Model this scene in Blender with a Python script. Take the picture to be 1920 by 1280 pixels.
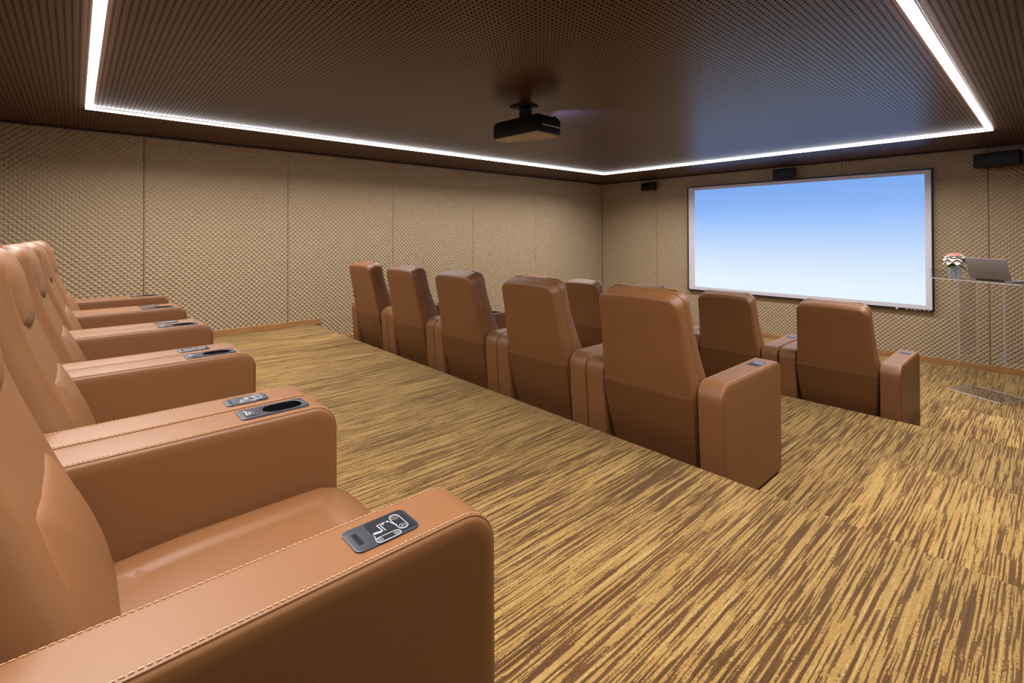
import bpy, bmesh, math, random
from math import sin, cos, pi, radians, sqrt
from mathutils import Vector, Matrix
import numpy as np

random.seed(7)
for o in list(bpy.data.objects):
    bpy.data.objects.remove(o, do_unlink=True)
SC = bpy.context.scene
COL = SC.collection

# ------------------------------------------------------------------ camera
CZ = 1.666
PSI, PIT, ROL, FPX, V0 = .8407, .0099, -.0027, 915.147, 429.1
cd = bpy.data.cameras.new('camera')
cam = bpy.data.objects.new('camera', cd)
COL.objects.link(cam)
s_, c_ = sin(PSI), cos(PSI)
r0 = Vector((s_, -c_, 0))
fw = Vector((c_ * cos(PIT), s_ * cos(PIT), sin(PIT)))
u0 = Vector((-c_ * sin(PIT), -s_ * sin(PIT), cos(PIT)))
rr = r0 * cos(ROL) + u0 * sin(ROL)
uu = u0 * cos(ROL) - r0 * sin(ROL)
M = Matrix((rr, uu, -fw)).transposed().to_4x4()
M.translation = Vector((0, 0, CZ))
cam.matrix_world = M
cd.sensor_width = 36
cd.lens = 36 * FPX / 1920
cd.shift_y = -(640 - V0) / 1920
cd.clip_start = .02
SC.camera = cam

# ------------------------------------------------------------------ world, exposure
W = bpy.data.worlds.new('world')
SC.world = W
W.use_nodes = True
W.node_tree.nodes['Background'].inputs[0].default_value = (.02, .02, .02, 1)
W.node_tree.nodes['Background'].inputs[1].default_value = .2
SC.view_settings.view_transform = 'Standard'
SC.view_settings.look = 'None'
SC.view_settings.gamma = 1
SC.view_settings.use_curve_mapping = False
SC.view_settings.exposure = 0.0
SC.cycles.transparent_max_bounces = 32
LED = 16.0         # radiance of the ceiling light strip's diffuser
LEDW = 385.0      # watts of the light strip's lamps (spread over its length)
LEDX0, LEDX1, LEDY0, LEDY1 = .079, 6.838, .441, 5.235
for (ax, ay, bx, by) in ((LEDX0, LEDY0, LEDX1, LEDY0), (LEDX0, LEDY1, LEDX1, LEDY1), (LEDX0, LEDY0, LEDX0, LEDY1), (LEDX1, LEDY0, LEDX1, LEDY1)):
    ld = bpy.data.lights.new('light_strip_lamp', 'AREA')
    ld.shape = 'RECTANGLE'
    ld.size = max(bx - ax, .04)
    ld.size_y = max(by - ay, .04)
    ld.energy = LEDW * max(ld.size, ld.size_y) / 23.1
    ld.color = (1.0, .95, .93)
    ld.spread = radians(152)
    lob = bpy.data.objects.new('light_strip_lamp', ld)
    COL.objects.link(lob)
    lob.location = ((ax + bx) / 2, (ay + by) / 2, CZ + 1.037 - .019)
SCREEN = 1.0      # radiance factor of the projected picture

# ------------------------------------------------------------------ room numbers (metres)
YL, YR = 6.345, -.67         # panel faces left / right
XF, XB = 8.208, -1.29        # front / back
ZC = CZ + 1.037              # ceiling
Z1, Z0 = .257, .516          # middle and back tier
X0, X1 = 2.293, 4.603        # tier edges


# ------------------------------------------------------------------ helpers
def new_mat(name):
    m = bpy.data.materials.new(name)
    m.use_nodes = True
    nt = m.node_tree
    b = nt.nodes['Principled BSDF']
    return m, nt, b


def node(nt, t, **kw):
    n = nt.nodes.new(t)
    for k, v in kw.items():
        if isinstance(v, dict):
            for a, b in v.items():
                n.inputs[a].default_value = b
        else:
            setattr(n, k, v)
    return n


def simple(name, col, rough=.5, metal=0, spec=.5, bump=0, bscale=200, var=0):
    m, nt, b = new_mat(name)
    b.inputs['Base Color'].default_value = (*col, 1)
    b.inputs['Roughness'].default_value = rough
    b.inputs['Metallic'].default_value = metal
    b.inputs['Specular IOR Level'].default_value = spec
    tc = node(nt, 'ShaderNodeTexCoord')
    if bump:
        n = node(nt, 'ShaderNodeTexNoise')
        n.inputs['Scale'].default_value = bscale
        n.inputs['Detail'].default_value = 3
        bp = node(nt, 'ShaderNodeBump')
        bp.inputs['Strength'].default_value = bump
        bp.inputs['Distance'].default_value = .001
        nt.links.new(tc.outputs['Object'], n.inputs['Vector'])
        nt.links.new(n.outputs[0], bp.inputs['Height'])
        nt.links.new(bp.outputs[0], b.inputs['Normal'])
    if var:
        n2 = node(nt, 'ShaderNodeTexNoise')
        n2.inputs['Scale'].default_value = 3
        mx = node(nt, 'ShaderNodeMix', data_type='RGBA')
        mx.inputs[6].default_value = (*[x * (1 - var) for x in col], 1)
        mx.inputs[7].default_value = (*[min(1, x * (1 + var)) for x in col], 1)
        nt.links.new(tc.outputs['Object'], n2.inputs['Vector'])
        nt.links.new(n2.outputs[0], mx.inputs[0])
        nt.links.new(mx.outputs[2], b.inputs['Base Color'])
    return m


def emit(name, col, strength):
    m = bpy.data.materials.new(name)
    m.use_nodes = True
    nt = m.node_tree
    nt.nodes.clear()
    e = node(nt, 'ShaderNodeEmission')
    e.inputs[0].default_value = (*col, 1)
    e.inputs[1].default_value = strength
    o = node(nt, 'ShaderNodeOutputMaterial')
    nt.links.new(e.outputs[0], o.inputs[0])
    return m


def clear_mat(name, tint=(.97, .97, .98), boost=1.0, haze=0, hcol=(.8, .8, .8)):
    """clear acrylic or glass sheet: see-through, with a Fresnel mirror"""
    m = bpy.data.materials.new(name)
    m.use_nodes = True
    nt = m.node_tree
    nt.nodes.clear()
    t = node(nt, 'ShaderNodeBsdfTransparent')
    t.inputs[0].default_value = (*tint, 1)
    g = node(nt, 'ShaderNodeBsdfGlossy')
    g.inputs['Roughness'].default_value = .03
    f = node(nt, 'ShaderNodeFresnel')
    f.inputs[0].default_value = 1.49
    mu = node(nt, 'ShaderNodeMath', operation='MULTIPLY')
    mu.inputs[1].default_value = boost
    mx = node(nt, 'ShaderNodeMixShader')
    o = node(nt, 'ShaderNodeOutputMaterial')
    ge = node(nt, 'ShaderNodeNewGeometry')
    iv = node(nt, 'ShaderNodeMath', operation='SUBTRACT')
    iv.inputs[0].default_value = 1
    nt.links.new(ge.outputs['Backfacing'], iv.inputs[1])
    m2 = node(nt, 'ShaderNodeMath', operation='MULTIPLY', use_clamp=True)
    nt.links.new(f.outputs[0], mu.inputs[0])
    nt.links.new(mu.outputs[0], m2.inputs[0])
    nt.links.new(iv.outputs[0], m2.inputs[1])
    nt.links.new(m2.outputs[0], mx.inputs[0])
    nt.links.new(t.outputs[0], mx.inputs[1])
    nt.links.new(g.outputs[0], mx.inputs[2])
    last = mx.outputs[0]
    if haze:          # pale scatter mixed in; stands in for highlights on the brackets
        tr = node(nt, 'ShaderNodeBsdfTranslucent')
        tr.inputs[0].default_value = (*hcol, 1)
        di = node(nt, 'ShaderNodeBsdfDiffuse')
        di.inputs[0].default_value = (*hcol, 1)
        ad = node(nt, 'ShaderNodeMixShader')
        ad.inputs[0].default_value = .5
        hm_ = node(nt, 'ShaderNodeMixShader')
        hm_.inputs[0].default_value = haze
        nt.links.new(tr.outputs[0], ad.inputs[1])
        nt.links.new(di.outputs[0], ad.inputs[2])
        nt.links.new(last, hm_.inputs[1])
        nt.links.new(ad.outputs[0], hm_.inputs[2])
        last = hm_.outputs[0]
    nt.links.new(last, o.inputs[0])
    return m


def mesh_obj(name, verts, faces, mat, parent=None, smooth=False, angle=None, mats=None, fmi=None):
    me = bpy.data.meshes.new(name)
    me.from_pydata([tuple(v) for v in verts], [], faces)
    for m in (mats or [mat]):
        me.materials.append(m)
    if fmi:
        me.polygons.foreach_set('material_index', fmi)
    if smooth:
        me.polygons.foreach_set('use_smooth', [True] * len(me.polygons))
        if angle:
            me.set_sharp_from_angle(angle=angle)
    me.update()
    o = bpy.data.objects.new(name, me)
    COL.objects.link(o)
    if parent:
        o.parent = parent
    return o


class MB:
    """collects simple solids into one mesh"""
    def __init__(s):
        s.v, s.f = [], []

    def add(s, vs, fs):
        n = len(s.v)
        s.v += [tuple(v) for v in vs]
        s.f += [tuple(i + n for i in f) for f in fs]

    def box(s, a, b, mtx=None):
        x0, y0, z0 = a
        x1, y1, z1 = b
        vs = [(x0, y0, z0), (x1, y0, z0), (x1, y1, z0), (x0, y1, z0), (x0, y0, z1), (x1, y0, z1), (x1, y1, z1), (x0, y1, z1)]
        if mtx:
            vs = [mtx @ Vector(v) for v in vs]
        s.add(vs, [(0, 3, 2, 1), (4, 5, 6, 7), (0, 1, 5, 4), (1, 2, 6, 5), (2, 3, 7, 6), (3, 0, 4, 7)])
        return s

    def rbox(s, a, b, r, seg=3, mtx=None):
        """box with rounded edges"""
        bm = bmesh.new()
        bmesh.ops.create_cube(bm, size=1)
        for v in bm.verts:
            v.co = Vector([a[i] + (v.co[i] + .5) * (b[i] - a[i]) for i in range(3)])
        bmesh.ops.bevel(bm, geom=bm.edges[:], offset=r, segments=seg, profile=.5, affect='EDGES')
        bm.verts.index_update()
        vs = [(mtx @ v.co) if mtx else v.co.copy() for v in bm.verts]
        fs = [tuple(v.index for v in f.verts) for f in bm.faces]
        bm.free()
        s.add(vs, fs)
        return s

    def prism(s, pts, h0, h1, fn=None):
        """polygon pts (a,b) extruded between h0 and h1; fn maps (a,b,h) to xyz"""
        fn = fn or (lambda a, b, h: (a, b, h))
        n = len(pts)
        vs = [fn(a, b, h0) for a, b in pts] + [fn(a, b, h1) for a, b in pts]
        fs = [tuple(range(n))[::-1], tuple(range(n, 2 * n))] + [(i, (i + 1) % n, n + (i + 1) % n, n + i) for i in range(n)]
        s.add(vs, fs)
        return s

    def tube(s, pts, r, seg=8, closed=False):
        pts = [Vector(p) for p in pts]
        n = len(pts)
        rings = []
        up = Vector((0, 0, 1))
        for i, p in enumerate(pts):
            a = pts[(i - 1) % n] if (closed or i > 0) else p
            b = pts[(i + 1) % n] if (closed or i < n - 1) else p
            d = (b - a).normalized()
            x = d.cross(up)
            if x.length < 1e-4:
                x = d.cross(Vector((0, 1, 0)))
            x.normalize()
            y = x.cross(d)
            ri = r[i] if isinstance(r, (list, tuple)) else r
            rings.append([p + x * ri * cos(t) + y * ri * sin(t) for t in [2 * pi * k / seg for k in range(seg)]])
        vs = [v for q in rings for v in q]
        fs = []
        for i in range(n if closed else n - 1):
            for k in range(seg):
                j = (i + 1) % n
                fs.append((i * seg + k, i * seg + (k + 1) % seg, j * seg + (k + 1) % seg, j * seg + k))
        if not closed:
            fs.append(tuple(range(seg))[::-1])
            fs.append(tuple((n - 1) * seg + k for k in range(seg)))
        s.add(vs, fs)
        return s

    def lathe(s, prof, seg=24, mtx=None):
        """prof: (r, z) list, around z"""
        vs, fs = [], []
        for r, z in prof:
            for k in range(seg):
                t = 2 * pi * k / seg
                v = Vector((r * cos(t), r * sin(t), z))
                vs.append(mtx @ v if mtx else v)
        m = len(prof)
        for i in range(m - 1):
            for k in range(seg):
                fs.append((i * seg + k, i * seg + (k + 1) % seg, (i + 1) * seg + (k + 1) % seg, (i + 1) * seg + k))
        if prof[0][0] > 1e-6:
            fs.append(tuple(range(seg))[::-1])
        if prof[-1][0] > 1e-6:
            fs.append(tuple((m - 1) * seg + k for k in range(seg)))
        s.add(vs, fs)
        return s

    def build(s, name, mat, parent=None, smooth=False, angle=None):
        return mesh_obj(name, s.v, s.f, mat, parent, smooth, angle)


def loft(rings, cap0=True, cap1=True):
    n = len(rings[0])
    vs = [v for r in rings for v in r]
    fs = []
    for i in range(len(rings) - 1):
        for k in range(n):
            fs.append((i * n + k, i * n + (k + 1) % n, (i + 1) * n + (k + 1) % n, (i + 1) * n + k))
    if cap0:
        fs.append(tuple(range(n))[::-1])
    if cap1:
        fs.append(tuple((len(rings) - 1) * n + k for k in range(n)))
    return vs, fs


def round_poly(pts, rad, seg=6):
    """round the corners of a polygon; rad a number or one per corner"""
    out = []
    n = len(pts)
    for i in range(n):
        p = Vector(pts[i])
        a = (Vector(pts[i - 1]) - p)
        b = (Vector(pts[(i + 1) % n]) - p)
        r = rad[i] if isinstance(rad, (list, tuple)) else rad
        if r <= 0:
            out.append((p.x, p.y))
            continue
        ang = a.angle(b)
        t = min(r / math.tan(ang / 2), a.length * .49, b.length * .49)
        r2 = t * math.tan(ang / 2)
        a.normalize()
        b.normalize()
        cen = p + (a + b).normalized() * (r2 / sin(ang / 2))
        s0 = p + a * t - cen
        s1 = p + b * t - cen
        a0 = math.atan2(s0.y, s0.x)
        a1 = math.atan2(s1.y, s1.x)
        da = (a1 - a0 + pi) % (2 * pi) - pi
        for k in range(seg + 1):
            th = a0 + da * k / seg
            out.append((cen.x + r2 * cos(th), cen.y + r2 * sin(th)))
    return out


def resample(pts, step):
    """closed polygon resampled so that no edge is longer than step"""
    out = []
    n = len(pts)
    for i in range(n):
        a, b = Vector(pts[i]), Vector(pts[(i + 1) % n])
        m = max(1, int(math.ceil((b - a).length / step)))
        for k in range(m):
            q = a.lerp(b, k / m)
            out.append((q.x, q.y))
    return out


def normals2(pts):
    """outward normals of a closed counter-clockwise polygon"""
    n = len(pts)
    out = []
    for i in range(n):
        a = Vector(pts[i - 1])
        b = Vector(pts[(i + 1) % n])
        d = (b - a).normalized()
        out.append((d.y, -d.x))
    return out


def lerp_tab(tab, z):
    """tab: (z, value) ascending"""
    if z <= tab[0][0]:
        return tab[0][1]
    for (a, va), (b, vb) in zip(tab, tab[1:]):
        if z <= b:
            t = (z - a) / (b - a)
            return va + (vb - va) * t
    return tab[-1][1]


def smooth_tab(tab, n=60, it=3):
    z0, z1 = tab[0][0], tab[-1][0]
    zs = [z0 + (z1 - z0) * i / n for i in range(n + 1)]
    vs = [lerp_tab(tab, z) for z in zs]
    for _ in range(it):
        vs = [vs[0]] + [(vs[i - 1] + 2 * vs[i] + vs[i + 1]) / 4 for i in range(1, n)] + [vs[-1]]
    return list(zip(zs, vs))


def sstep(a, b, x):
    t = min(1, max(0, (x - a) / (b - a)))
    return t * t * (3 - 2 * t)


def thing(name, label, cat, loc=(0, 0, 0), group=None, mtx=None):
    o = bpy.data.objects.new(name, None)
    COL.objects.link(o)
    o.empty_display_size = .1
    if mtx is not None:
        o.matrix_world = mtx
    else:
        o.location = loc
    o['label'] = label
    o['category'] = cat
    if group:
        o['group'] = group
    return o


def struct(o, label=None):
    o['kind'] = 'structure'
    if label:
        o['label'] = label
    return o


# ------------------------------------------------------------------ materials
def carpet_mat(name, gain=1.0):
    m, nt, b = new_mat(name)
    L = nt.links.new
    tc = node(nt, 'ShaderNodeTexCoord')
    sp = node(nt, 'ShaderNodeSeparateXYZ')
    L(tc.outputs['Object'], sp.inputs[0])

    def math_(op, a, bb=None, cc=None):
        n = node(nt, 'ShaderNodeMath', operation=op)
        for i, v in enumerate((a, bb, cc)):
            if v is None:
                continue
            if isinstance(v, (int, float)):
                n.inputs[i].default_value = v
            else:
                L(v, n.inputs[i])
        return n.outputs[0]
    s = math_('SUBTRACT', sp.outputs[0], sp.outputs[2])       # runs down the risers
    y = sp.outputs[1]

    def noise(vx, vy, detail=2, rough=.5):
        cb = node(nt, 'ShaderNodeCombineXYZ')
        L(vx, cb.inputs[0])
        L(vy, cb.inputs[1])
        n = node(nt, 'ShaderNodeTexNoise', noise_dimensions='2D')
        n.inputs['Scale'].default_value = 1
        n.inputs['Detail'].default_value = detail
        n.inputs['Roughness'].default_value = rough
        L(cb.outputs[0], n.inputs['Vector'])
        return n.outputs[0]
    # tuft grid with a little jitter, so that streak edges look woven
    wob = noise(math_('MULTIPLY', s, 4.0), math_('MULTIPLY', y, 8.0), 1)
    y2 = math_('ADD', y, math_('MULTIPLY', wob, .005))
    yq = math_('SNAP', y2, .0031)
    sq = math_('SNAP', s, .0065)
    wn = node(nt, 'ShaderNodeTexWhiteNoise', noise_dimensions='2D')
    cbw = node(nt, 'ShaderNodeCombineXYZ')
    L(sq, cbw.inputs[0])
    L(yq, cbw.inputs[1])
    L(cbw.outputs[0], wn.inputs['Vector'])
    n1 = noise(math_('MULTIPLY', sq, 1.7), math_('MULTIPLY', yq, 108.0), 2, .55)
    n2 = noise(math_('MULTIPLY', sq, 5.5), math_('MULTIPLY', yq, 210.0), 1)
    n3 = noise(math_('MULTIPLY', s, 1.1), math_('MULTIPLY', y, 5.0), 2)
    v = math_('MULTIPLY', n1, .72)
    v = math_('MULTIPLY_ADD', n2, .28, v)
    v = math_('MULTIPLY_ADD', math_('SUBTRACT', n3, .5), .16, v)
    v = math_('MULTIPLY_ADD', math_('SUBTRACT', wn.outputs[0], .5), .030, v)
    cr = node(nt, 'ShaderNodeValToRGB')
    cr.color_ramp.interpolation = 'LINEAR'
    e = cr.color_ramp.elements
    dark = (.115, .050, .018)
    mid = (.185, .088, .032)
    tan = (.51, .305, .092)
    pale = (.63, .425, .160)
    e[0].position, e[0].color = .36, (*[g * gain for g in dark], 1)
    e[1].position, e[1].color = .68, (*[g * gain for g in pale], 1)
    for p, c in ((.484, mid), (.506, tan), (.60, tan)):
        q = e.new(p)
        q.color = (*[min(1, g * gain) for g in c], 1)
    L(v, cr.inputs[0])
    # single tufts differ a little
    mx = node(nt, 'ShaderNodeMix', data_type='RGBA', blend_type='MULTIPLY')
    mx.inputs[0].default_value = 1
    tf = math_('MULTIPLY_ADD', wn.outputs[0], .35, .82)
    L(cr.outputs[0], mx.inputs[6])
    L(tf, mx.inputs[7])
    L(mx.outputs[2], b.inputs['Base Color'])
    b.inputs['Roughness'].default_value = .95
    b.inputs['Specular IOR Level'].default_value = .1
    b.inputs['Sheen Weight'].default_value = .3
    b.inputs['Sheen Roughness'].default_value = .5
    b.inputs['Sheen Tint'].default_value = (.95, .76, .42, 1)
    bp = node(nt, 'ShaderNodeBump')
    bp.inputs['Strength'].default_value = .5
    bp.inputs['Distance'].default_value = .003
    hh = math_('MULTIPLY_ADD', wn.outputs[0], .4, v)
    L(hh, bp.inputs['Height'])
    L(bp.outputs[0], b.inputs['Normal'])
    return m


def leather_mat(name, col, rough=.5, spec=.5):
    m, nt, b = new_mat(name)
    L = nt.links.new
    tc = node(nt, 'ShaderNodeTexCoord')
    vo = node(nt, 'ShaderNodeTexVoronoi', feature='DISTANCE_TO_EDGE')
    vo.inputs['Scale'].default_value = 520
    no = node(nt, 'ShaderNodeTexNoise')
    no.inputs['Scale'].default_value = 260
    no.inputs['Detail'].default_value = 3
    big = node(nt, 'ShaderNodeTexNoise')
    big.inputs['Scale'].default_value = 4
    for n in (vo, no, big):
        L(tc.outputs['Object'], n.inputs['Vector'])
    ad = node(nt, 'ShaderNodeMath', operation='ADD')
    L(vo.outputs[0], ad.inputs[0])
    L(no.outputs[0], ad.inputs[1])
    bp = node(nt, 'ShaderNodeBump')
    bp.inputs['Strength'].default_value = .22
    bp.inputs['Distance'].default_value = .0006
    L(ad.outputs[0], bp.inputs['Height'])
    L(bp.outputs[0], b.inputs['Normal'])
    mx = node(nt, 'ShaderNodeMix', data_type='RGBA')
    mx.inputs[6].default_value = (*[x * .94 for x in col], 1)
    mx.inputs[7].default_value = (*[x * 1.06 for x in col], 1)
    L(big.outputs[0], mx.inputs[0])
    L(mx.outputs[2], b.inputs['Base Color'])
    b.inputs['Roughness'].default_value = rough
    b.inputs['Specular IOR Level'].default_value = spec
    return m


def wood_mat(name):
    m, nt, b = new_mat(name)
    L = nt.links.new
    tc = node(nt, 'ShaderNodeTexCoord')
    mp = node(nt, 'ShaderNodeMapping')
    mp.inputs['Scale'].default_value = (2.0, 2.0, 45)
    n = node(nt, 'ShaderNodeTexNoise')
    n.inputs['Scale'].default_value = 1.5
    n.inputs['Detail'].default_value = 5
    n.inputs['Distortion'].default_value = .6
    L(tc.outputs['Object'], mp.inputs[0])
    L(mp.outputs[0], n.inputs['Vector'])
    cr = node(nt, 'ShaderNodeValToRGB')
    e = cr.color_ramp.elements
    e[0].position, e[0].color = .35, (.27, .12, .035, 1)
    e[1].position, e[1].color = .65, (.40, .21, .07, 1)
    L(n.outputs[0], cr.inputs[0])
    # knots
    vo = node(nt, 'ShaderNodeTexVoronoi')
    vo.inputs['Scale'].default_value = 2.2
    L(tc.outputs['Object'], vo.inputs['Vector'])
    kr = node(nt, 'ShaderNodeValToRGB')
    kr.color_ramp.elements[0].position = .03
    kr.color_ramp.elements[0].color = (.25, .2, .15, 1)
    kr.color_ramp.elements[1].position = .07
    kr.color_ramp.elements[1].color = (1, 1, 1, 1)
    L(vo.outputs[0], kr.inputs[0])
    mx = node(nt, 'ShaderNodeMix', data_type='RGBA', blend_type='MULTIPLY')
    mx.inputs[0].default_value = 1
    L(cr.outputs[0], mx.inputs[6])
    L(kr.outputs[0], mx.inputs[7])
    L(mx.outputs[2], b.inputs['Base Color'])
    b.inputs['Roughness'].default_value = .5
    return m


CARPET = carpet_mat('carpet', .60)
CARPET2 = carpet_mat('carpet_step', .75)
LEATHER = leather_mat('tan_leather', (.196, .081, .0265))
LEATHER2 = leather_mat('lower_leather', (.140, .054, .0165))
DARKWALL = simple('bounce_cut_panel', (.050, .026, .014), rough=.5, spec=.3, bump=.1)  # invented dark finish for the unseen right wall, cuts its bounce light
QUILT = simple('quilted_fabric', (.362, .275, .170), rough=.62, spec=.3, bump=.15, bscale=900)
CEIL = simple('brown_ceiling_board', (.085, .036, .017), rough=.33, spec=.5, bump=.1, bscale=300)
VOID = simple('ceiling_backing', (.006, .004, .004), rough=1, spec=0, bump=.1)
WALLB = simple('wall_board', (.09, .06, .04), rough=.9, bump=.1)
WOOD = wood_mat('oak')
BLACK = simple('black_plastic', (.005, .005, .006), rough=.5, spec=.3, bump=.1, bscale=500)
BLACKM = simple('black_metal', (.006, .006, .007), rough=.55, spec=.3, bump=.1, bscale=300)
CHARC = simple('charcoal_plastic', (.022, .025, .034), rough=.42, spec=.45, bump=.05, bscale=800)
DARKP = simple('dark_keypad', (.016, .018, .022), rough=.3, spec=.5, bump=.05, bscale=800)
WHITEI = simple('white_print', (.85, .85, .86), rough=.5, bump=.02)
THREAD = simple('thread', (.62, .36, .19), rough=.7, bump=.3, bscale=2000)
THREAD2 = simple('dark_thread', (.07, .030, .012), rough=.7, bump=.3, bscale=2000)
SILVER = simple('silver_plastic', (.62, .61, .62), rough=.35, metal=.3, bump=.02)
CREAM = simple('projector_cover', (.52, .47, .38), rough=.6, bump=.05)
SCRGREY = simple('screen_border', (.62, .60, .66), rough=.8, spec=.2, bump=.03)
ACRYL = clear_mat('clear_acrylic', (.955, .955, .965), 1.0)
ACRYLE = clear_mat('acrylic_block', (.955, .955, .965), 1.6, .10)


def edge_mat():
    m = bpy.data.materials.new('acrylic_cut_edge')
    m.use_nodes = True
    nt = m.node_tree
    b = nt.nodes['Principled BSDF']
    b.inputs['Base Color'].default_value = (.72, .70, .74, 1)
    b.inputs['Roughness'].default_value = .25
    t = node(nt, 'ShaderNodeBsdfTransparent')
    mx = node(nt, 'ShaderNodeMixShader')
    mx.inputs[0].default_value = .55
    nt.links.new(t.outputs[0], mx.inputs[1])
    nt.links.new(b.outputs[0], mx.inputs[2])
    nt.links.new(mx.outputs[0], nt.nodes['Material Output'].inputs[0])
    return m


EDGE = edge_mat()
GLASS = clear_mat('vase_glass', (.93, .95, 1.0), 1.3, .16, (.75, .85, 1.0))
WATER = clear_mat('water', (.92, .95, .97), 1.0)
CHROME = simple('chrome', (.8, .8, .82), rough=.15, metal=1, bump=.01)
ALU = simple('laptop_aluminium', (.30, .285, .29), rough=.4, metal=.35, bump=.03, bscale=900)
LEDM = emit('led_diffuser', (1.0, .965, .985), LED)
LEDP = simple('led_profile', (.55, .52, .5), rough=.4, metal=.6, bump=.02)


# ------------------------------------------------------------------ ceiling: board with real round holes
def perforated_ceiling():
    p = .0285
    rr = .0066
    xa, xb, ya, yb = -1.1, XF, -.55, YL
    nx, ny = int((xb - xa) / p), int((yb - ya) / p)
    xa = xb - nx * p
    ya = yb - ny * p
    # corners of the cells
    gx, gy = np.meshgrid(np.arange(nx + 1), np.arange(ny + 1), indexing='ij')
    cor = np.stack([xa + gx * p, ya + gy * p, np.full(gx.shape, ZC)], -1).reshape(-1, 3)
    cx, cy = np.meshgrid(np.arange(nx), np.arange(ny), indexing='ij')
    cen = np.stack([xa + (cx + .5) * p, ya + (cy + .5) * p], -1).reshape(-1, 2)
    N = 8
    ang = (np.arange(N) + .5) * 2 * pi / N          # octagon
    ox, oy = rr * np.cos(ang), rr * np.sin(ang)
    hv = np.zeros((len(cen), N, 3))
    hv[:, :, 0] = cen[:, None, 0] + ox
    hv[:, :, 1] = cen[:, None, 1] + oy
    hv[:, :, 2] = ZC
    verts = np.concatenate([cor, hv.reshape(-1, 3)])
    base = len(cor) + np.arange(len(cen)) * N
    i, j = cx.reshape(-1), cy.reshape(-1)
    c00 = i * (ny + 1) + j
    c10 = (i + 1) * (ny + 1) + j
    c01 = i * (ny + 1) + j + 1
    c11 = (i + 1) * (ny + 1) + j + 1
    h = [base + k for k in range(N)]
    # octagon vertices at 22.5, 67.5, ... ; right side = 0 & 7, top = 1 & 2, left = 3 & 4, bottom = 5 & 6
    quads = [(c10, c11, h[0], h[7]), (c11, c01, h[2], h[1]), (c01, c00, h[4], h[3]), (c00, c10, h[6], h[5])]
    tris = [(c11, h[1], h[0]), (c01, h[3], h[2]), (c00, h[5], h[4]), (c10, h[7], h[6])]
    Q = np.concatenate([np.stack(q, 1)[:, ::-1] for q in quads])
    T = np.concatenate([np.stack(t, 1)[:, ::-1] for t in tris])
    me = bpy.data.meshes.new('ceiling')
    me.vertices.add(len(verts))
    me.vertices.foreach_set('co', verts.astype(np.float32).ravel())
    nl = Q.size + T.size
    me.loops.add(nl)
    me.loops.foreach_set('vertex_index', np.concatenate([Q.ravel(), T.ravel()]).astype(np.int32))
    me.polygons.add(len(Q) + len(T))
    st = np.concatenate([np.arange(len(Q)) * 4, Q.size + np.arange(len(T)) * 3]).astype(np.int32)
    me.polygons.foreach_set('loop_start', st)
    me.update(calc_edges=True)
    me.validate()
    me.materials.append(CEIL)
    o = bpy.data.objects.new('ceiling', me)
    COL.objects.link(o)
    struct(o)
    # plain board behind the camera and the dark backing above the holes
    b = MB()
    b.box((XB - .05, YR - .05, ZC), (xa, YL, ZC + .012))
    b.box((xa, YR - .05, ZC), (XF, ya, ZC + .012))
    b.build('plain_board', CEIL, o)
    b = MB().box((XB - .05, YR - .05, ZC + .025), (XF + .05, YL + .05, ZC + .05))
    b.build('backing', VOID, o)


perforated_ceiling()


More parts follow.
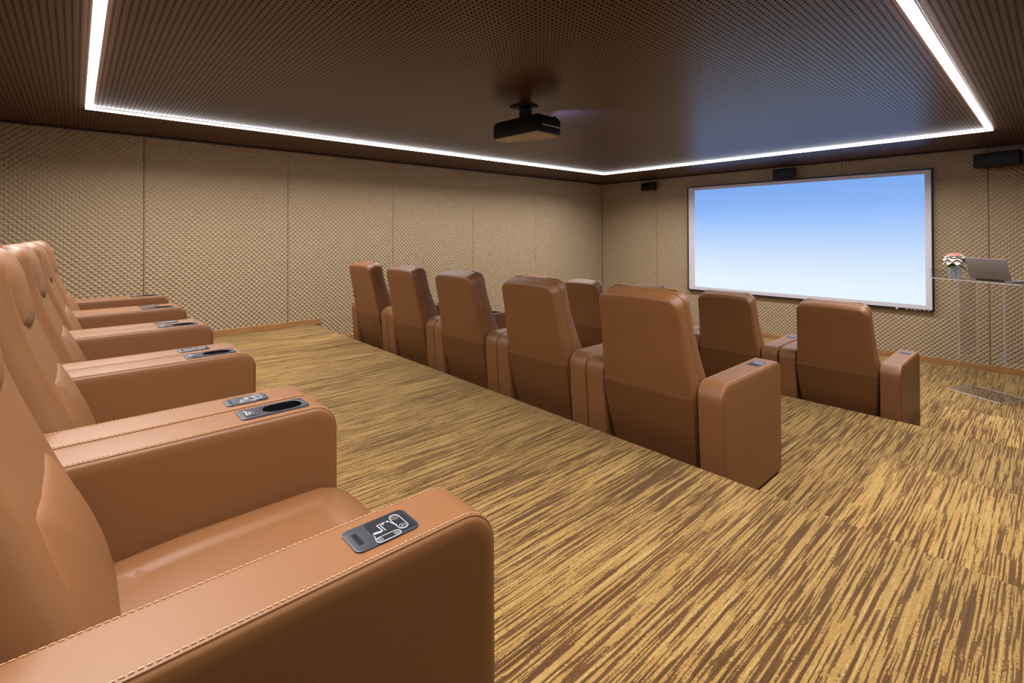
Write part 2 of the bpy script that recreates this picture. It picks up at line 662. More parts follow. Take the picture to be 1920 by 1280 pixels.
# ------------------------------------------------------------------ walls: quilted upholstered panels on board
def quilt_panel(width, height, du=.0565, dv=.0535, n=6, H=.0120, th=.03, mat=None):
    """panel in local (u, v): u along +X, v along +Z, face towards -Y. Diamond pillows with real creases."""
    su, sv = du / n, dv / n
    nu, nv = int(round(width / su)), int(round(height / sv))
    su, sv = width / nu, height / nv
    U, V = np.meshgrid(np.arange(nu + 1), np.arange(nv + 1), indexing='ij')
    a = (U + V) / n
    b = (U - V) / n
    ha = np.abs(np.sin(pi * a))
    hb = np.abs(np.sin(pi * b))
    h = H * (ha * hb) ** .85
    # tuck in at the border
    e = np.minimum.reduce([U * su, (nu - U) * su, V * sv, (nv - V) * sv])
    h = h * np.clip(e / .010, 0, 1) - .004 * (1 - np.clip(e / .006, 0, 1))
    P = np.stack([U * su, -h, V * sv], -1).reshape(-1, 3)
    ui, vi = np.meshgrid(np.arange(nu), np.arange(nv), indexing='ij')
    ui, vi = ui.ravel(), vi.ravel()
    q00 = ui * (nv + 1) + vi
    q10 = (ui + 1) * (nv + 1) + vi
    q11 = (ui + 1) * (nv + 1) + vi + 1
    q01 = ui * (nv + 1) + vi + 1
    main = ((ui - vi) % n == 0)                  # crease along the 00-11 diagonal
    anti = ((ui + vi + 1) % n == 0)              # crease along the 10-01 diagonal
    dm = main | (~anti & ((ui + vi) % 2 == 0))
    t = []
    t.append(np.stack([q00, q10, q11], 1)[dm])
    t.append(np.stack([q00, q11, q01], 1)[dm])
    t.append(np.stack([q00, q10, q01], 1)[~dm])
    t.append(np.stack([q10, q11, q01], 1)[~dm])
    T = np.concatenate(t)
    nb = len(P)
    back = np.array([(0, th, 0), (width, th, 0), (width, th, height), (0, th, height)])
    P = np.concatenate([P, back])
    bot = [(i * (nv + 1)) for i in range(nu + 1)]
    top = [(i * (nv + 1) + nv) for i in range(nu + 1)]
    lef = [j for j in range(nv + 1)]
    rig = [nu * (nv + 1) + j for j in range(nv + 1)]
    me = bpy.data.meshes.new('panel')
    faces = [tuple(r) for r in T.tolist()]
    faces += [tuple(bot[::-1]) + (nb, nb + 1), tuple(top) + (nb + 2, nb + 3), tuple(lef) + (nb + 3, nb), tuple(rig[::-1]) + (nb + 1, nb + 2),
              (nb + 1, nb, nb + 3, nb + 2)]
    me.from_pydata(P.tolist(), [], faces)
    me.polygons.foreach_set('use_smooth', [i < len(T) for i in range(len(faces))])
    me.set_sharp_from_angle(angle=radians(24))
    me.materials.append(mat or QUILT)
    me.update()
    return me


def put_panel(me, parent, u0, axis, face):
    o = bpy.data.objects.new('panel', me)
    COL.objects.link(o)
    o.parent = parent
    if axis == 'L':                 # left wall, u along X, facing -Y
        o.location = (u0, face, .0)
    elif axis == 'F':               # front wall, u along -Y, facing -X
        o.location = (face, u0, 0)
        o.rotation_euler = (0, 0, -pi / 2)
    elif axis == 'R':               # right wall, u along -X, facing +Y
        o.location = (u0, face, 0)
        o.rotation_euler = (0, 0, pi)
    elif axis == 'B':               # back wall, u along +Y, facing +X
        o.location = (face, u0, 0)
        o.rotation_euler = (0, 0, pi / 2)
    return o


PH = ZC - .012
GAP = .005
wl = struct(MB().box((XB - .1, YL + .03, -.1), (XF + .1, YL + .12, ZC + .05)).build('wall_left', WALLB))
wf = struct(MB().box((XF + .03, YR - .1, -.1), (XF + .12, YL + .03, ZC + .05)).build('wall_front', WALLB))
wr = struct(MB().box((XB - .1, YR - .12, -.1), (XF + .03, YR - .03, ZC + .05)).build('wall_right', WALLB))
wb = struct(MB().box((XB - .12, YR - .03, -.1), (XB - .03, YL + .03, ZC + .05)).build('wall_back', WALLB))
PW = 1.4304
full = quilt_panel(PW - GAP, PH)
for k in range(-1, 5):
    put_panel(full, wl, .5313 + PW * k + GAP / 2, 'L', YL)
last = quilt_panel(XF - (.5313 + PW * 5) - GAP, PH)
put_panel(last, wl, .5313 + PW * 5 + GAP / 2, 'L', YL)
first = quilt_panel(.5313 - PW - XB - GAP, PH)
put_panel(first, wl, XB + GAP / 2, 'L', YL)
PF = 1.5054
fullf = quilt_panel(PF - GAP, PH)
for k in range(0, 3):
    put_panel(fullf, wf, 5.0638 - PF * k - GAP / 2, 'F', XF)
cf = quilt_panel(YL - 5.0638 - GAP, PH)
put_panel(cf, wf, YL - GAP / 2, 'F', XF)
cr_ = quilt_panel(5.0638 - 3 * PF - YR - GAP, PH)
put_panel(cr_, wf, 5.0638 - 3 * PF - GAP / 2, 'F', XF)
fullr = quilt_panel(PW - GAP, PH, n=2, mat=DARKWALL)
for k in range(6):
    put_panel(fullr, wr, XF - PW * k - GAP / 2, 'R', YR)
endr = quilt_panel(XF - 6 * PW - XB - GAP, PH, n=2, mat=DARKWALL)
put_panel(endr, wr, XF - 6 * PW - GAP / 2, 'R', YR)
for k in range(4):
    put_panel(fullf, wb, YR + PF * k + GAP / 2, 'B', XB)
endb = quilt_panel(YL - YR - 4 * PF - GAP, PH)
put_panel(endb, wb, YR + 4 * PF + GAP / 2, 'B', XB)


# ------------------------------------------------------------------ floor, tiers and steps (carpet)
def carpet_block(name, a, b, mat, r=.012):
    """block whose top edges are rounded like carpet wrapped over the nosing"""
    bm = bmesh.new()
    bmesh.ops.create_cube(bm, size=1)
    for v in bm.verts:
        v.co = Vector([a[i] + (v.co[i] + .5) * (b[i] - a[i]) for i in range(3)])
    ed = [e for e in bm.edges if all(abs(v.co.z - b[2]) < 1e-5 for v in e.verts)]
    bmesh.ops.bevel(bm, geom=ed, offset=r, segments=4, profile=.5, affect='EDGES')
    me = bpy.data.meshes.new(name)
    bm.to_mesh(me)
    bm.free()
    me.materials.append(mat)
    me.polygons.foreach_set('use_smooth', [True] * len(me.polygons))
    me.set_sharp_from_angle(angle=radians(40))
    o = bpy.data.objects.new(name, me)
    COL.objects.link(o)
    return o


struct(carpet_block('floor', (XB - .02, YR - .02, -.12), (XF + .02, YL + .02, 0), CARPET, .004))
t1 = struct(carpet_block('floor_tier', (XB, YR - .02, .0), (X1, YL + .005, Z1), CARPET),
            'middle carpeted tier carrying the second row of recliners')
t0 = struct(carpet_block('floor_tier', (XB, YR - .02, Z1), (X0, YL + .005, Z0), CARPET),
            'highest carpeted tier carrying the back row of recliners')
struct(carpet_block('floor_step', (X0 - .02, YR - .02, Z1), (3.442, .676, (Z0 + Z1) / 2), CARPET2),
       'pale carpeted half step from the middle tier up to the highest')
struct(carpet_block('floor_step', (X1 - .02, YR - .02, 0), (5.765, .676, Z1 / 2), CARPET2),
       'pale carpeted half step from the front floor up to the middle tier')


def board(name, a, b):
    return struct(MB().rbox(a, b, .003, 2).build(name, WOOD))


BT = .016
HB = .068
board('baseboard_left', (XB, YL - BT, Z0), (X0 + .07, YL + .004, Z0 + HB))
board('baseboard_left', (X0 + .001, YL - BT, Z1), (X1 + .07, YL + .004, Z1 + HB))
board('baseboard_left', (X1 + .001, YL - BT, 0), (XF, YL + .004, HB))
board('baseboard_front', (XF - BT, YR, 0), (XF + .004, YL, HB))
board('baseboard_right', (XB, YR - .004, Z0), (X0, YR + BT, Z0 + HB))
board('baseboard_right', (5.77, YR - .004, 0), (XF, YR + BT, HB))

# ------------------------------------------------------------------ light strip (rectangle in the ceiling)
LX0, LX1, LY0, LY1 = .079, 6.838, .441, 5.235
led = thing('ceiling_light_strip', 'glowing white light strip running as a rectangle around the brown perforated ceiling', 'ceiling light', (0, 0, ZC))
lw = .021
pr = MB()
zz = -.005
for a, b in (((LX0 - lw - .004, LY0 - lw - .004, zz), (LX1 + lw + .004, LY0 - lw, .01)),
             ((LX0 - lw - .004, LY1 + lw, zz), (LX1 + lw + .004, LY1 + lw + .004, .01)),
             ((LX0 + lw, LY0 + lw, zz), (LX1 - lw, LY0 + lw + .004, .01)),
             ((LX0 + lw, LY1 - lw - .004, zz), (LX1 - lw, LY1 - lw, .01)),
             ((LX0 - lw - .004, LY0 - lw, zz), (LX0 - lw, LY1 + lw, .01)),
             ((LX0 + lw, LY0 + lw, zz), (LX0 + lw + .004, LY1 - lw, .01)),
             ((LX1 + lw, LY0 - lw, zz), (LX1 + lw + .004, LY1 + lw, .01)),
             ((LX1 - lw - .004, LY0 + lw, zz), (LX1 - lw, LY1 - lw, .01))):
    pr.box(a, b)
pr.build('profile', LEDP, led)
DROP = .016
for a, b in (((LX0 - lw, LY0 - lw), (LX1 + lw, LY0 + lw)), ((LX0 - lw, LY1 - lw), (LX1 + lw, LY1 + lw)),
             ((LX0 - lw, LY0 + lw), (LX0 + lw, LY1 - lw)), ((LX1 - lw, LY0 + lw), (LX1 + lw, LY1 - lw))):
    MB().box((a[0], a[1], -DROP), (b[0], b[1], -.001)).build('diffuser', LEDM, led)


# ------------------------------------------------------------------ recliner
HA, WA, LA = .656, .138, .770      # armrest height, width, length
PITCH = .8611

arm_out = round_poly([(.045, .016), (LA, .016), (LA, HA), (0, HA)], [.02, .03, .068, .085], 8)
arm_out = resample(arm_out, .06)
arm_nrm = normals2(arm_out)


def arm_mesh(y0):
    st = [(.060, .0), (.030, .0002), (.012, .0010), (.0065, .0035), (.0048, .0058), (.0042, .0062), (.0012, .0066), (.0004, .009),
          (0, .014), (-.0012, .035), (-.0018, WA / 2)]
    prof = [(o, .001 + y) for o, y in st] + [(o, WA - .001 - y) for o, y in st[:-1][::-1]]
    rings = []
    for o, y in prof:
        rings.append([(x - nx * o * q, y0 + y, z - nz * o * q) for (x, z), (nx, nz) in zip(arm_out, arm_nrm) for q in [.3 if nz < -.5 else 1]])
    vs, fs = loft(rings)
    fs = [f[::-1] for f in fs]
    return vs, fs


def stitching(y0):
    """short raised thread dashes beside both long seams"""
    m = MB()
    pts = [Vector(p) for p in arm_out]
    n = len(pts)
    # arc length walk over the top and the two round corners
    L = [0]
    for i in range(n):
        L.append(L[-1] + (pts[(i + 1) % n] - pts[i]).length)
    tot = L[-1]
    s = 0
    while s < tot:
        i = max(k for k in range(n) if L[k] <= s)
        a, b = pts[i], pts[(i + 1) % n]
        t = (s - L[i]) / max(1e-9, L[i + 1] - L[i])
        p = a.lerp(b, t)
        d = (b - a).normalized()
        nn = Vector((d.y, -d.x))
        if p.y > (.30 if p.x > .4 else .60):
            for yy in (.0125, WA - .0125):
                h = .0028
                mt = Matrix.Translation((p.x + nn.x * .0004, y0 + yy, p.y + nn.y * .0004)) @ Matrix(
                    ((d.x, 0, nn.x, 0), (0, 1, 0, 0), (d.y, 0, nn.y, 0), (0, 0, 0, 1)))
                m.box((-h, -.0007, -.0006), (h, .0007, .0011), mt)
        s += .0085
    return m


def stadium(cx, cy, lx, ly, seg=8):
    """rounded slot, long along x"""
    r = ly / 2
    out = []
    for k in range(seg + 1):
        t = -pi / 2 + pi * k / seg
        out.append((cx + lx / 2 - r + r * cos(t), cy + r * sin(t)))
    for k in range(seg + 1):
        t = pi / 2 + pi * k / seg
        out.append((cx - lx / 2 + r + r * cos(t), cy + r * sin(t)))
    return out


def ribbon(m, pts, w, z, closed=False):
    """flat line of width w on the plane z"""
    P = [Vector(p) for p in pts]
    n = len(P)
    a, b = [], []
    for i in range(n):
        p0 = P[i - 1] if (closed or i > 0) else P[i]
        p1 = P[(i + 1) % n] if (closed or i < n - 1) else P[i]
        d = (p1 - p0).normalized()
        nn = Vector((-d.y, d.x)) * w / 2
        a.append((P[i].x + nn.x, P[i].y + nn.y, z))
        b.append((P[i].x - nn.x, P[i].y - nn.y, z))
    fs = []
    for i in range(n if closed else n - 1):
        j = (i + 1) % n
        fs.append((i, n + i, n + j, j))
    m.add(a + b, fs)


# front and rear curves of the backrest, (z, x)
XFT = smooth_tab([(.04, .235), (.40, .240), (.46, .239), (.52, .232), (.58, .216), (.65, .190), (.71, .166), (.78, .140), (.86, .110), (.92, .090),
                  (.98, .074), (1.04, .062), (1.09, .046), (1.13, .015)], 80, 4)
XRT = [(.04, .112), (.20, .074), (.35, .038), (.48, .011), (.573, -.008), (.71, -.040), (.85, -.064), (1.03, -.098), (1.13, -.116)]
HWT = [(.04, .250), (.20, .262), (.35, .276), (.48, .284), (.573, .286), (.71, .271), (.85, .262), (1.03, .254), (1.13, .250)]
xfz = lambda z: lerp_tab(XFT, z)
xrz = lambda z: lerp_tab(XRT, z)


def back_outline(zb, zt, rt=.062):
    """outline (y, z), counter-clockwise seen from the rear (-x)"""
    pts = []
    zs = [zb + (zt - rt - zb) * i / 26 for i in range(27)]
    right = [(-lerp_tab(HWT, z), z) for z in zs]
    hw = lerp_tab(HWT, zt - rt)
    arc = [(-(hw - rt) - rt * cos(t), zt - rt + rt * sin(t)) for t in [pi / 2 * k / 9 for k in range(1, 10)]]
    topn = 12
    top = [(-(hw - rt) + 2 * (hw - rt) * k / topn, zt) for k in range(1, topn)]
    half = right + arc
    left = [(-y, z) for y, z in half[::-1]]
    bot = [(lerp_tab(HWT, zb) * (1 - 2 * k / 8), zb) for k in range(1, 8)]
    return half + top + left + bot


def offset_outline(pts, o):
    n = len(pts)
    out = []
    for i in range(n):
        a, b = Vector(pts[i - 1]), Vector(pts[(i + 1) % n])
        d = (b - a).normalized()
        nn = Vector((-d.y, d.x))      # outward for this winding
        out.append((pts[i][0] - nn.x * o, pts[i][1] - nn.y * o))
    return out


def backrest_mesh():
    base = back_outline(.05, 1.095)
    cy = 0
    rings = []

    def pos(y, z, t):
        zz = z + (t - .5) * .052 * sstep(.85, 1.09, z) + .010 * sstep(1.0, 1.09, z) * (1 - (y / .25) ** 2)
        return (xrz(z) * (1 - t) + xfz(z) * t, y, zz)
    # rear cap, from the middle outwards
    for s in (.30, .6, .85):
        o = offset_outline(base, .020)
        cz = .56
        rings.append([pos(y * s, cz + (z - cz) * s, 0) for y, z in o])
    for t, o in ((0, .020), (.004, .0145), (.03, .007), (.09, .0022), (.16, 0), (.40, -.002), (.425, -.001), (.43, .0025), (.435, -.001), (.46, -.002),
                 (.62, .0), (.72, .003), (.82, .009), (.90, .017), (.96, .027), (.99, .037)):
        rings.append([pos(y, z, t) for y, z in offset_outline(base, o)])
    ofr = offset_outline(base, .050)
    for s in (1, .93, .85, .75, .6, .4, .2):
        cz = .60
        rings.append([pos(y * s, cz + (z - cz) * s, 1.0) for y, z in ofr])
    vs, fs = loft(rings)
    return vs, fs


def pad_mesh(outline, fx, edge_in=.010, puff=.014, seg=9, back=.03):
    """cushion on the front of the back: outline (y, z); fx(y, z) gives the surface underneath"""
    n = len(outline)
    cy = sum(p[0] for p in outline) / n
    cz = sum(p[1] for p in outline) / n
    rings = []
    rings.append([(fx(y, z) - back, y, z) for y, z in outline])
    rings.append([(fx(y, z) - edge_in, y, z) for y, z in outline])
    for k in range(1, seg + 1):
        t = k / seg
        s = 1 - .0  # placeholder
        a = t * pi / 2
        s = 1 - (1 - cos(a)) * .999
        h = -edge_in + (edge_in + puff) * sin(a) ** .62
        rings.append([(fx(cy + (y - cy) * s, cz + (z - cz) * s) + h, cy + (y - cy) * s, cz + (z - cz) * s) for y, z in outline])
    vs, fs = loft(rings, True, False)
    return vs, fs


def make_recliner():
    root = thing('cinema_recliner', '', 'armchair')
    # armrests
    for side, y0 in (('right', 0), ('left', PITCH - WA)):
        vs, fs = arm_mesh(y0)
        a = mesh_obj('armrest', vs, fs, LEATHER, root, True, radians(50))
        if side == 'left':       # real opening for the cup holder
            hole = MB().prism(stadium(.636, y0 + .069, .108, .070), HA - .085, HA + .05).build('cutter', LEATHER)
            md = a.modifiers.new('cut', 'BOOLEAN')
            md.operation = 'DIFFERENCE'
            md.object = hole
            md.solver = 'EXACT'
            bpy.context.view_layer.update()
            dg = bpy.context.evaluated_depsgraph_get()
            me = bpy.data.meshes.new_from_object(a.evaluated_get(dg))
            a.modifiers.clear()
            a.data = me
            bpy.data.objects.remove(hole, do_unlink=True)
        st = stitching(y0).build('stitching', THREAD, a)
        st['kind'] = 'stuff'
    # control panel on the right armrest
    zt = HA + .0022
    cx, cy = .574, .0665
    plate = MB()
    out = round_poly([(cx - .056, cy - .034), (cx + .056, cy - .034), (cx + .056, cy + .034), (cx - .056, cy + .034)], .012, 5)
    ins = round_poly([(cx - .053, cy - .031), (cx + .053, cy - .031), (cx + .053, cy + .031), (cx - .053, cy + .031)], .010, 5)
    vs, fs = loft([[(x, y, HA - .004) for x, y in out], [(x, y, zt + .0012) for x, y in out], [(x, y, zt + .0026) for x, y in ins]])
    cp = mesh_obj('control_panel', vs, fs, CHARC, root, True, radians(35))
    key = MB().prism(round_poly([(cx - .018, cy - .029), (cx + .050, cy - .029), (cx + .050, cy + .029), (cx - .018, cy + .029)], .004, 3), zt + .002, zt + .0034)
    key.build('keypad', DARKP, cp)
    tab = MB()
    tab.prism(round_poly([(cx - .046, cy - .018), (cx - .037, cy - .018), (cx - .037, cy + .016), (cx - .046, cy + .016)], .001, 2), zt + .002, zt + .0031)
    for q in range(5):
        yy = cy - .014 + q * .0062
        tab.box((cx - .0435, yy, zt + .003), (cx - .0395, yy + .0035, zt + .0036))
    tab.build('embossed_tab', DARKP, cp)
    sy = MB()
    z = zt + .0037
    # two loops with arrow buttons, and the seated figure
    for (lx0, ly0, lx1, ly1, r) in ((.605, .0795, .605, .0495, .0085), (.588, .0385, .559, .0385, .0070)):
        a, b = Vector((lx0, ly0)), Vector((lx1, ly1))
        d = (b - a).normalized()
        nn = Vector((-d.y, d.x))
        loop = []
        for q, t0 in ((a, pi / 2), (b, -pi / 2)):
            for k in range(9):
                t = t0 + pi * k / 8
                loop.append(q + d * r * cos(t) + nn * r * sin(t))
        ribbon(sy, loop, .0008, z, True)
        for q in (a, b):
            ribbon(sy, [q + Vector((cos(t), sin(t))) * (r - .0026) for t in [2 * pi * k / 16 for k in range(16)]], .0004, z, True)
            ribbon(sy, [q + Vector((-.0016, -.0018)), q + Vector((.0020, 0)), q + Vector((-.0016, .0018))], .0006, z, True)
    ribbon(sy, [(.586, .0775), (.5715, .0765), (.573, .0580), (.5575, .0610)], .0016, z)
    ribbon(sy, [(.583, .0735), (.576, .0730), (.5775, .0555)], .0011, z)
    ribbon(sy, [(.5705, .0560), (.556, .0575)], .0013, z)
    sy.prism([(.5905 + .0020 * cos(t), .0765 + .0020 * sin(t)) for t in [2 * pi * k / 10 for k in range(10)]], z - .0003, z)
    ribbon(sy, [(.5925, .0735), (.5980, .0560)], .0008, z)
    ribbon(sy, [(.5560, .0540), (.5540, .0455)], .0008, z)
    sy.build('printed_symbols', WHITEI, cp)
    # cup holder on the left armrest
    y0 = PITCH - WA
    cyy = y0 + .069
    hc = stadium(.636, cyy, .104, .066)
    N = len(hc)
    # plate ring with the slot: match the points by angle
    ctr = Vector((.6115, cyy))

    def ray_rect(d, hx0, hx1, hy):
        t = 1e9
        if d.x > 1e-6:
            t = min(t, hx1 / d.x)
        if d.x < -1e-6:
            t = min(t, hx0 / d.x)
        if abs(d.y) > 1e-6:
            t = min(t, hy / abs(d.y))
        return t
    hctr = Vector((.636, cyy))
    outer, outer2 = [], []
    for (x, y) in hc:
        d = (Vector((x, y)) - hctr)
        d.normalize()
        t = ray_rect(d, -.112, .064, .0405)
        p = hctr + d * t
        outer.append((p.x, p.y))
    # densify: use many points round the slot
    hc = resample(hc, .004)
    outer = []
    for (x, y) in hc:
        d = (Vector((x, y)) - hctr).normalized()
        p = hctr + d * ray_rect(d, -.112, .064, .0405)
        # rounded plate corners
        for sx, x_ in ((-1, -.112), (1, .064)):
            for sy_ in (-1, 1):
                r = .012
                ccx, ccy = hctr.x + x_ - sx * r, hctr.y + sy_ * (.0405 - r)
                if (p.x - ccx) * sx > 0 and (p.y - ccy) * sy_ > 0:
                    v = Vector((p.x - ccx, p.y - ccy))
                    v = v.normalized() * r
                    p = Vector((ccx + v.x, ccy + v.y))
        outer.append((p.x, p.y))

    def sc(pts, k, c=hctr):
        return [(c.x + (x - c.x) * k, c.y + (y - c.y) * k) for x, y in pts]
    rings = [[(x, y, HA - .004) for x, y in outer], [(x, y, zt + .0014) for x, y in outer], [(x, y, zt + .0028) for x, y in sc(outer, .975)],
             [(x, y, zt + .0028) for x, y in sc(hc, 1.03)], [(x, y, zt + .0018) for x, y in hc], [(x, y, HA - .078) for x, y in sc(hc, .97)]]
    vs, fs = loft(rings, False, True)
    fs = [f for f in fs]
    ch = mesh_obj('cup_holder', vs, fs, CHARC, root, True, radians(40))
    well = MB()
    wr_ = [[(x, y, zt + .0012) for x, y in sc(hc, .992)], [(x, y, HA - .074) for x, y in sc(hc, .962)]]
    v2, f2 = loft(wr_, False, True)
    well.add(v2, [f[::-1] for f in f2])
    well.build('well', BLACK, ch, True, radians(40))
    kx = .549
    MB().prism(round_poly([(kx - .0125, cyy - .024), (kx + .0125, cyy - .024), (kx + .0125, cyy + .024), (kx - .0125, cyy + .024)], .003, 3),
               zt + .0024, zt + .0040).build('call_button', DARKP, ch)
    sy = MB()
    z = zt + .0043
    ribbon(sy, [(kx - .006, cyy - .018), (kx - .008, cyy - .006), (kx - .004, cyy + .006), (kx - .007, cyy + .014)], .0022, z)
    ribbon(sy, [(kx - .001, cyy - .014), (kx + .003, cyy - .008), (kx - .001, cyy - .002), (kx + .003, cyy + .004)], .0018, z)
    sy.prism([(kx - .008 + .0022 * cos(t), cyy + .018 + .0022 * sin(t)) for t in [2 * pi * k / 10 for k in range(10)]], z - .0002, z + .0001)
    sy.build('printed_symbols', WHITEI, ch)
    # backrest
    yc = PITCH / 2
    vs, fs = backrest_mesh()
    bk = mesh_obj('backrest', [(x, y + yc, z) for x, y, z in vs], fs, LEATHER, root, True, radians(60))
    # lower rear panel, slightly proud of the shell under the seam
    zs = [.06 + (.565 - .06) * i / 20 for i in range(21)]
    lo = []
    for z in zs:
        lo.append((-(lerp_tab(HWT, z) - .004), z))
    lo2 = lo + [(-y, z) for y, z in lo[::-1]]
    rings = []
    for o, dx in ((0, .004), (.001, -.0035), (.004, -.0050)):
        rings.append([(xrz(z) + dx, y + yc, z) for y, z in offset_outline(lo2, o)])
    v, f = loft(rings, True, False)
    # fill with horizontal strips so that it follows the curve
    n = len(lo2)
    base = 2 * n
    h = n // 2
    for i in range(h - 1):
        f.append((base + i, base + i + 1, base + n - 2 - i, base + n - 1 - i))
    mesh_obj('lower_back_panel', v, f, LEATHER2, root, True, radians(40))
    # top stitching on the rear corner of the back
    sm = MB()
    bo = back_outline(.05, 1.095)
    for i, (y, z) in enumerate(bo):
        if z > 1.02 and abs(y) > .17:
            for q in (0, .5):
                y2, z2 = bo[(i + 1) % len(bo)]
                ya, za = y + (y2 - y) * q, z + (z2 - z) * q
                zz = za + (.47 - .5) * .052 * sstep(.85, 1.09, za) + .010 * sstep(1.0, 1.09, za) * (1 - (ya / .25) ** 2)
                xm = xrz(za) * .55 + xfz(za) * .45
                r = Vector((y, 0, z - 1.03)).normalized()
                sm.box((xm - .0025, yc + ya * 1.004 - .0011, zz - .0011), (xm + .0025, yc + ya * 1.004 + .0011, zz + .0014))
    st = sm.build('stitching', THREAD2, bk)
    st['kind'] = 'stuff'
    # headrest cushion: wraps over the top, ends in rounded points low at both sides
    ho = resample(round_poly([(-.185, .912), (-.09, .893), (.09, .893), (.185, .912), (.222, .975), (.243, 1.06), (.205, 1.112), (-.205, 1.112), (-.243, 1.06), (-.222, .975)],
                             [.016, .1, .1, .016, .1, .05, .04, .04, .05, .1], 5), .025)
    vs, fs = pad_mesh(ho, lambda y, z: xfz(z) - .026 * (abs(y) / .24) ** 5, .010, .020)
    mesh_obj('headrest', [(x, y + yc, z) for x, y, z in vs], fs, LEATHER, root, True, radians(70))
    # lumbar cushion
    lo = resample(round_poly([(-.250, .37), (.250, .37), (.250, .57), (.225, .655), (.150, .750), (.06, .742), (-.06, .742), (-.150, .750), (-.225, .655), (-.250, .57)],
                             [.03, .03, .08, .10, .022, .1, .1, .022, .10, .08], 5), .025)
    vs, fs = pad_mesh(lo, lambda y, z: xfz(z) - .020 * (abs(y) / .25) ** 4, .010, .022)
    mesh_obj('lumbar_cushion', [(x, y + yc, z) for x, y, z in vs], fs, LEATHER, root, True, radians(70))
    # seat cushion
    y1, y2 = WA + .002, PITCH - WA - .002
    x1, x2 = .17, .80
    so = resample(round_poly([(x1, y1), (x2, y1), (x2, y2), (x1, y2)], [.01, .055, .055, .01], 7), .035)
    n = len(so)
    sc_ = Vector(((x1 + x2) / 2, yc))

    def seat_z(x, y):
        z = .452 - .012 * (abs(y - yc) / .29) ** 4
        z += -.028 * sstep(.42, .18, x) * .5
        z -= .045 * sstep(.68, .82, x) ** 1.5
        d = min(.185 - abs(y - yc), .685 - x)
        z -= .009 * sstep(-.012, .014, d)
        return z
    rings = []

    def inset(o):
        nr = normals2(so)
        return [(x - a * o, y - b * o) for (x, y), (a, b) in zip(so, nr)]
    for o, zz_ in ((.012, .25), (.004, .27), (0, .31)):
        rings.append([(x, y, zz_) for x, y in inset(o)])
    R = .036
    for k in range(0, 6):
        t = pi / 2 * k / 5
        o = R * (1 - cos(t))
        rings.append([(x, y, seat_z(x, y) - R * (1 - sin(t)) * 1.2) for x, y in inset(o)])
    ins_ = inset(R)
    for k in range(1, 30):
        s = 1 - k / 30
        rings.append([(sc_.x + (x - sc_.x) * s, sc_.y + (y - sc_.y) * s, seat_z(sc_.x + (x - sc_.x) * s, sc_.y + (y - sc_.y) * s)) for x, y in ins_])
    vs, fs = loft(rings)
    mesh_obj('seat_cushion', vs, fs, LEATHER, root, True, radians(60))
    # footrest and base
    MB().rbox((.70, y1 + .004, .055), (.775, y2 - .004, .262), .02, 4).build('footrest', LEATHER, root, True, radians(50))
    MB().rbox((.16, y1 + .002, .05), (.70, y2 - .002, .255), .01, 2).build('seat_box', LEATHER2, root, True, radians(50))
    b = MB()
    b.box((.08, .012, .0), (.74, PITCH - .012, .030))
    b.build('base', BLACKM, root)
    return root


def children(o):
    return [c for c in bpy.data.objects if c.parent == o]


chair0 = make_recliner()
KIDS = {o.name: [c.name for c in children(o)] for o in [chair0] + children(chair0)}


def dup(root):
    r = root.copy()
    COL.objects.link(r)
    for cn in KIDS[root.name]:
        ch = bpy.data.objects[cn]
        c = ch.copy()
        COL.objects.link(c)
        c.parent = r
        for gn in KIDS.get(cn, []):
            g = bpy.data.objects[gn].copy()
            COL.objects.link(g)
            g.parent = c
    return r


ROWS = [('back', -.193, .6877, Z0), ('middle', 2.355, 1.0965, Z1), ('front', 4.622, .792, 0)]
LAB = {
    'back': ['tan leather recliner closest to the viewer, at the aisle end of the back row',
             'tan leather recliner second from the aisle in the back row, its seat partly hidden',
             'tan leather recliner in the middle of the back row, third from the aisle',
             'tan leather recliner fourth from the aisle in the back row',
             'tan leather recliner of the back row nearest the quilted left wall'],
    'middle': ['tan leather recliner seen from behind at the aisle end of the middle row',
               'tan leather recliner seen from behind, second from the aisle in the middle row',
               'tan leather recliner seen from behind, third from the aisle in the middle row',
               'tan leather recliner seen from behind, fourth from the aisle in the middle row',
               'tan leather recliner seen from behind at the wall end of the middle row'],
    'front': ['tan leather recliner at the aisle end of the front row, left of the clear lectern',
              'tan leather recliner in the front row, second from the aisle, below the screen',
              'middle recliner of the front row, almost hidden behind the largest middle-row back',
              'tan leather recliner fourth from the aisle in the front row, before the wall corner',
              'front-row recliner at the wall end, only its top showing over a middle-row back'],
}
used = False
for row, x, y, z in ROWS:
    for k in range(5):
        r = chair0 if not used else dup(chair0)
        used = True
        pt = PITCH if row != 'front' else .872
        r.location = (x, y + k * pt, z)
        r['label'] = LAB[row][k]
        r['group'] = 'recliners of the %s row' % row

# ------------------------------------------------------------------ projection screen
sy0, sy1, sz0, sz1 = 1.071, 4.390, CZ - .990, CZ + .808
scr = thing('projection_screen', 'large wall screen showing a plain blue-to-white picture, grey border, thin black frame', 'screen', (8.16, 2.73, sz0))
cyS = 2.73


def ring_frame(m, y0, y1, z0, z1, w, x0, x1):
    m.box((x0, y0 - w, z0 - w), (x1, y1 + w, z0)).box((x0, y0 - w, z1), (x1, y1 + w, z1 + w))
    m.box((x0, y0 - w, z0), (x1, y0, z1)).box((x0, y1, z0), (x1, y1 + w, z1))


f = MB()
ring_frame(f, sy0 - cyS, sy1 - cyS, 0, sz1 - sz0, .016, -.012, .045)
f.build('frame', BLACK, scr)
MB().box((0, sy0 - cyS, 0), (.03, sy1 - cyS, sz1 - sz0)).build('border', SCRGREY, scr)
py0, py1, pz0, pz1 = 1.136, 4.272, CZ - .938, CZ + .756


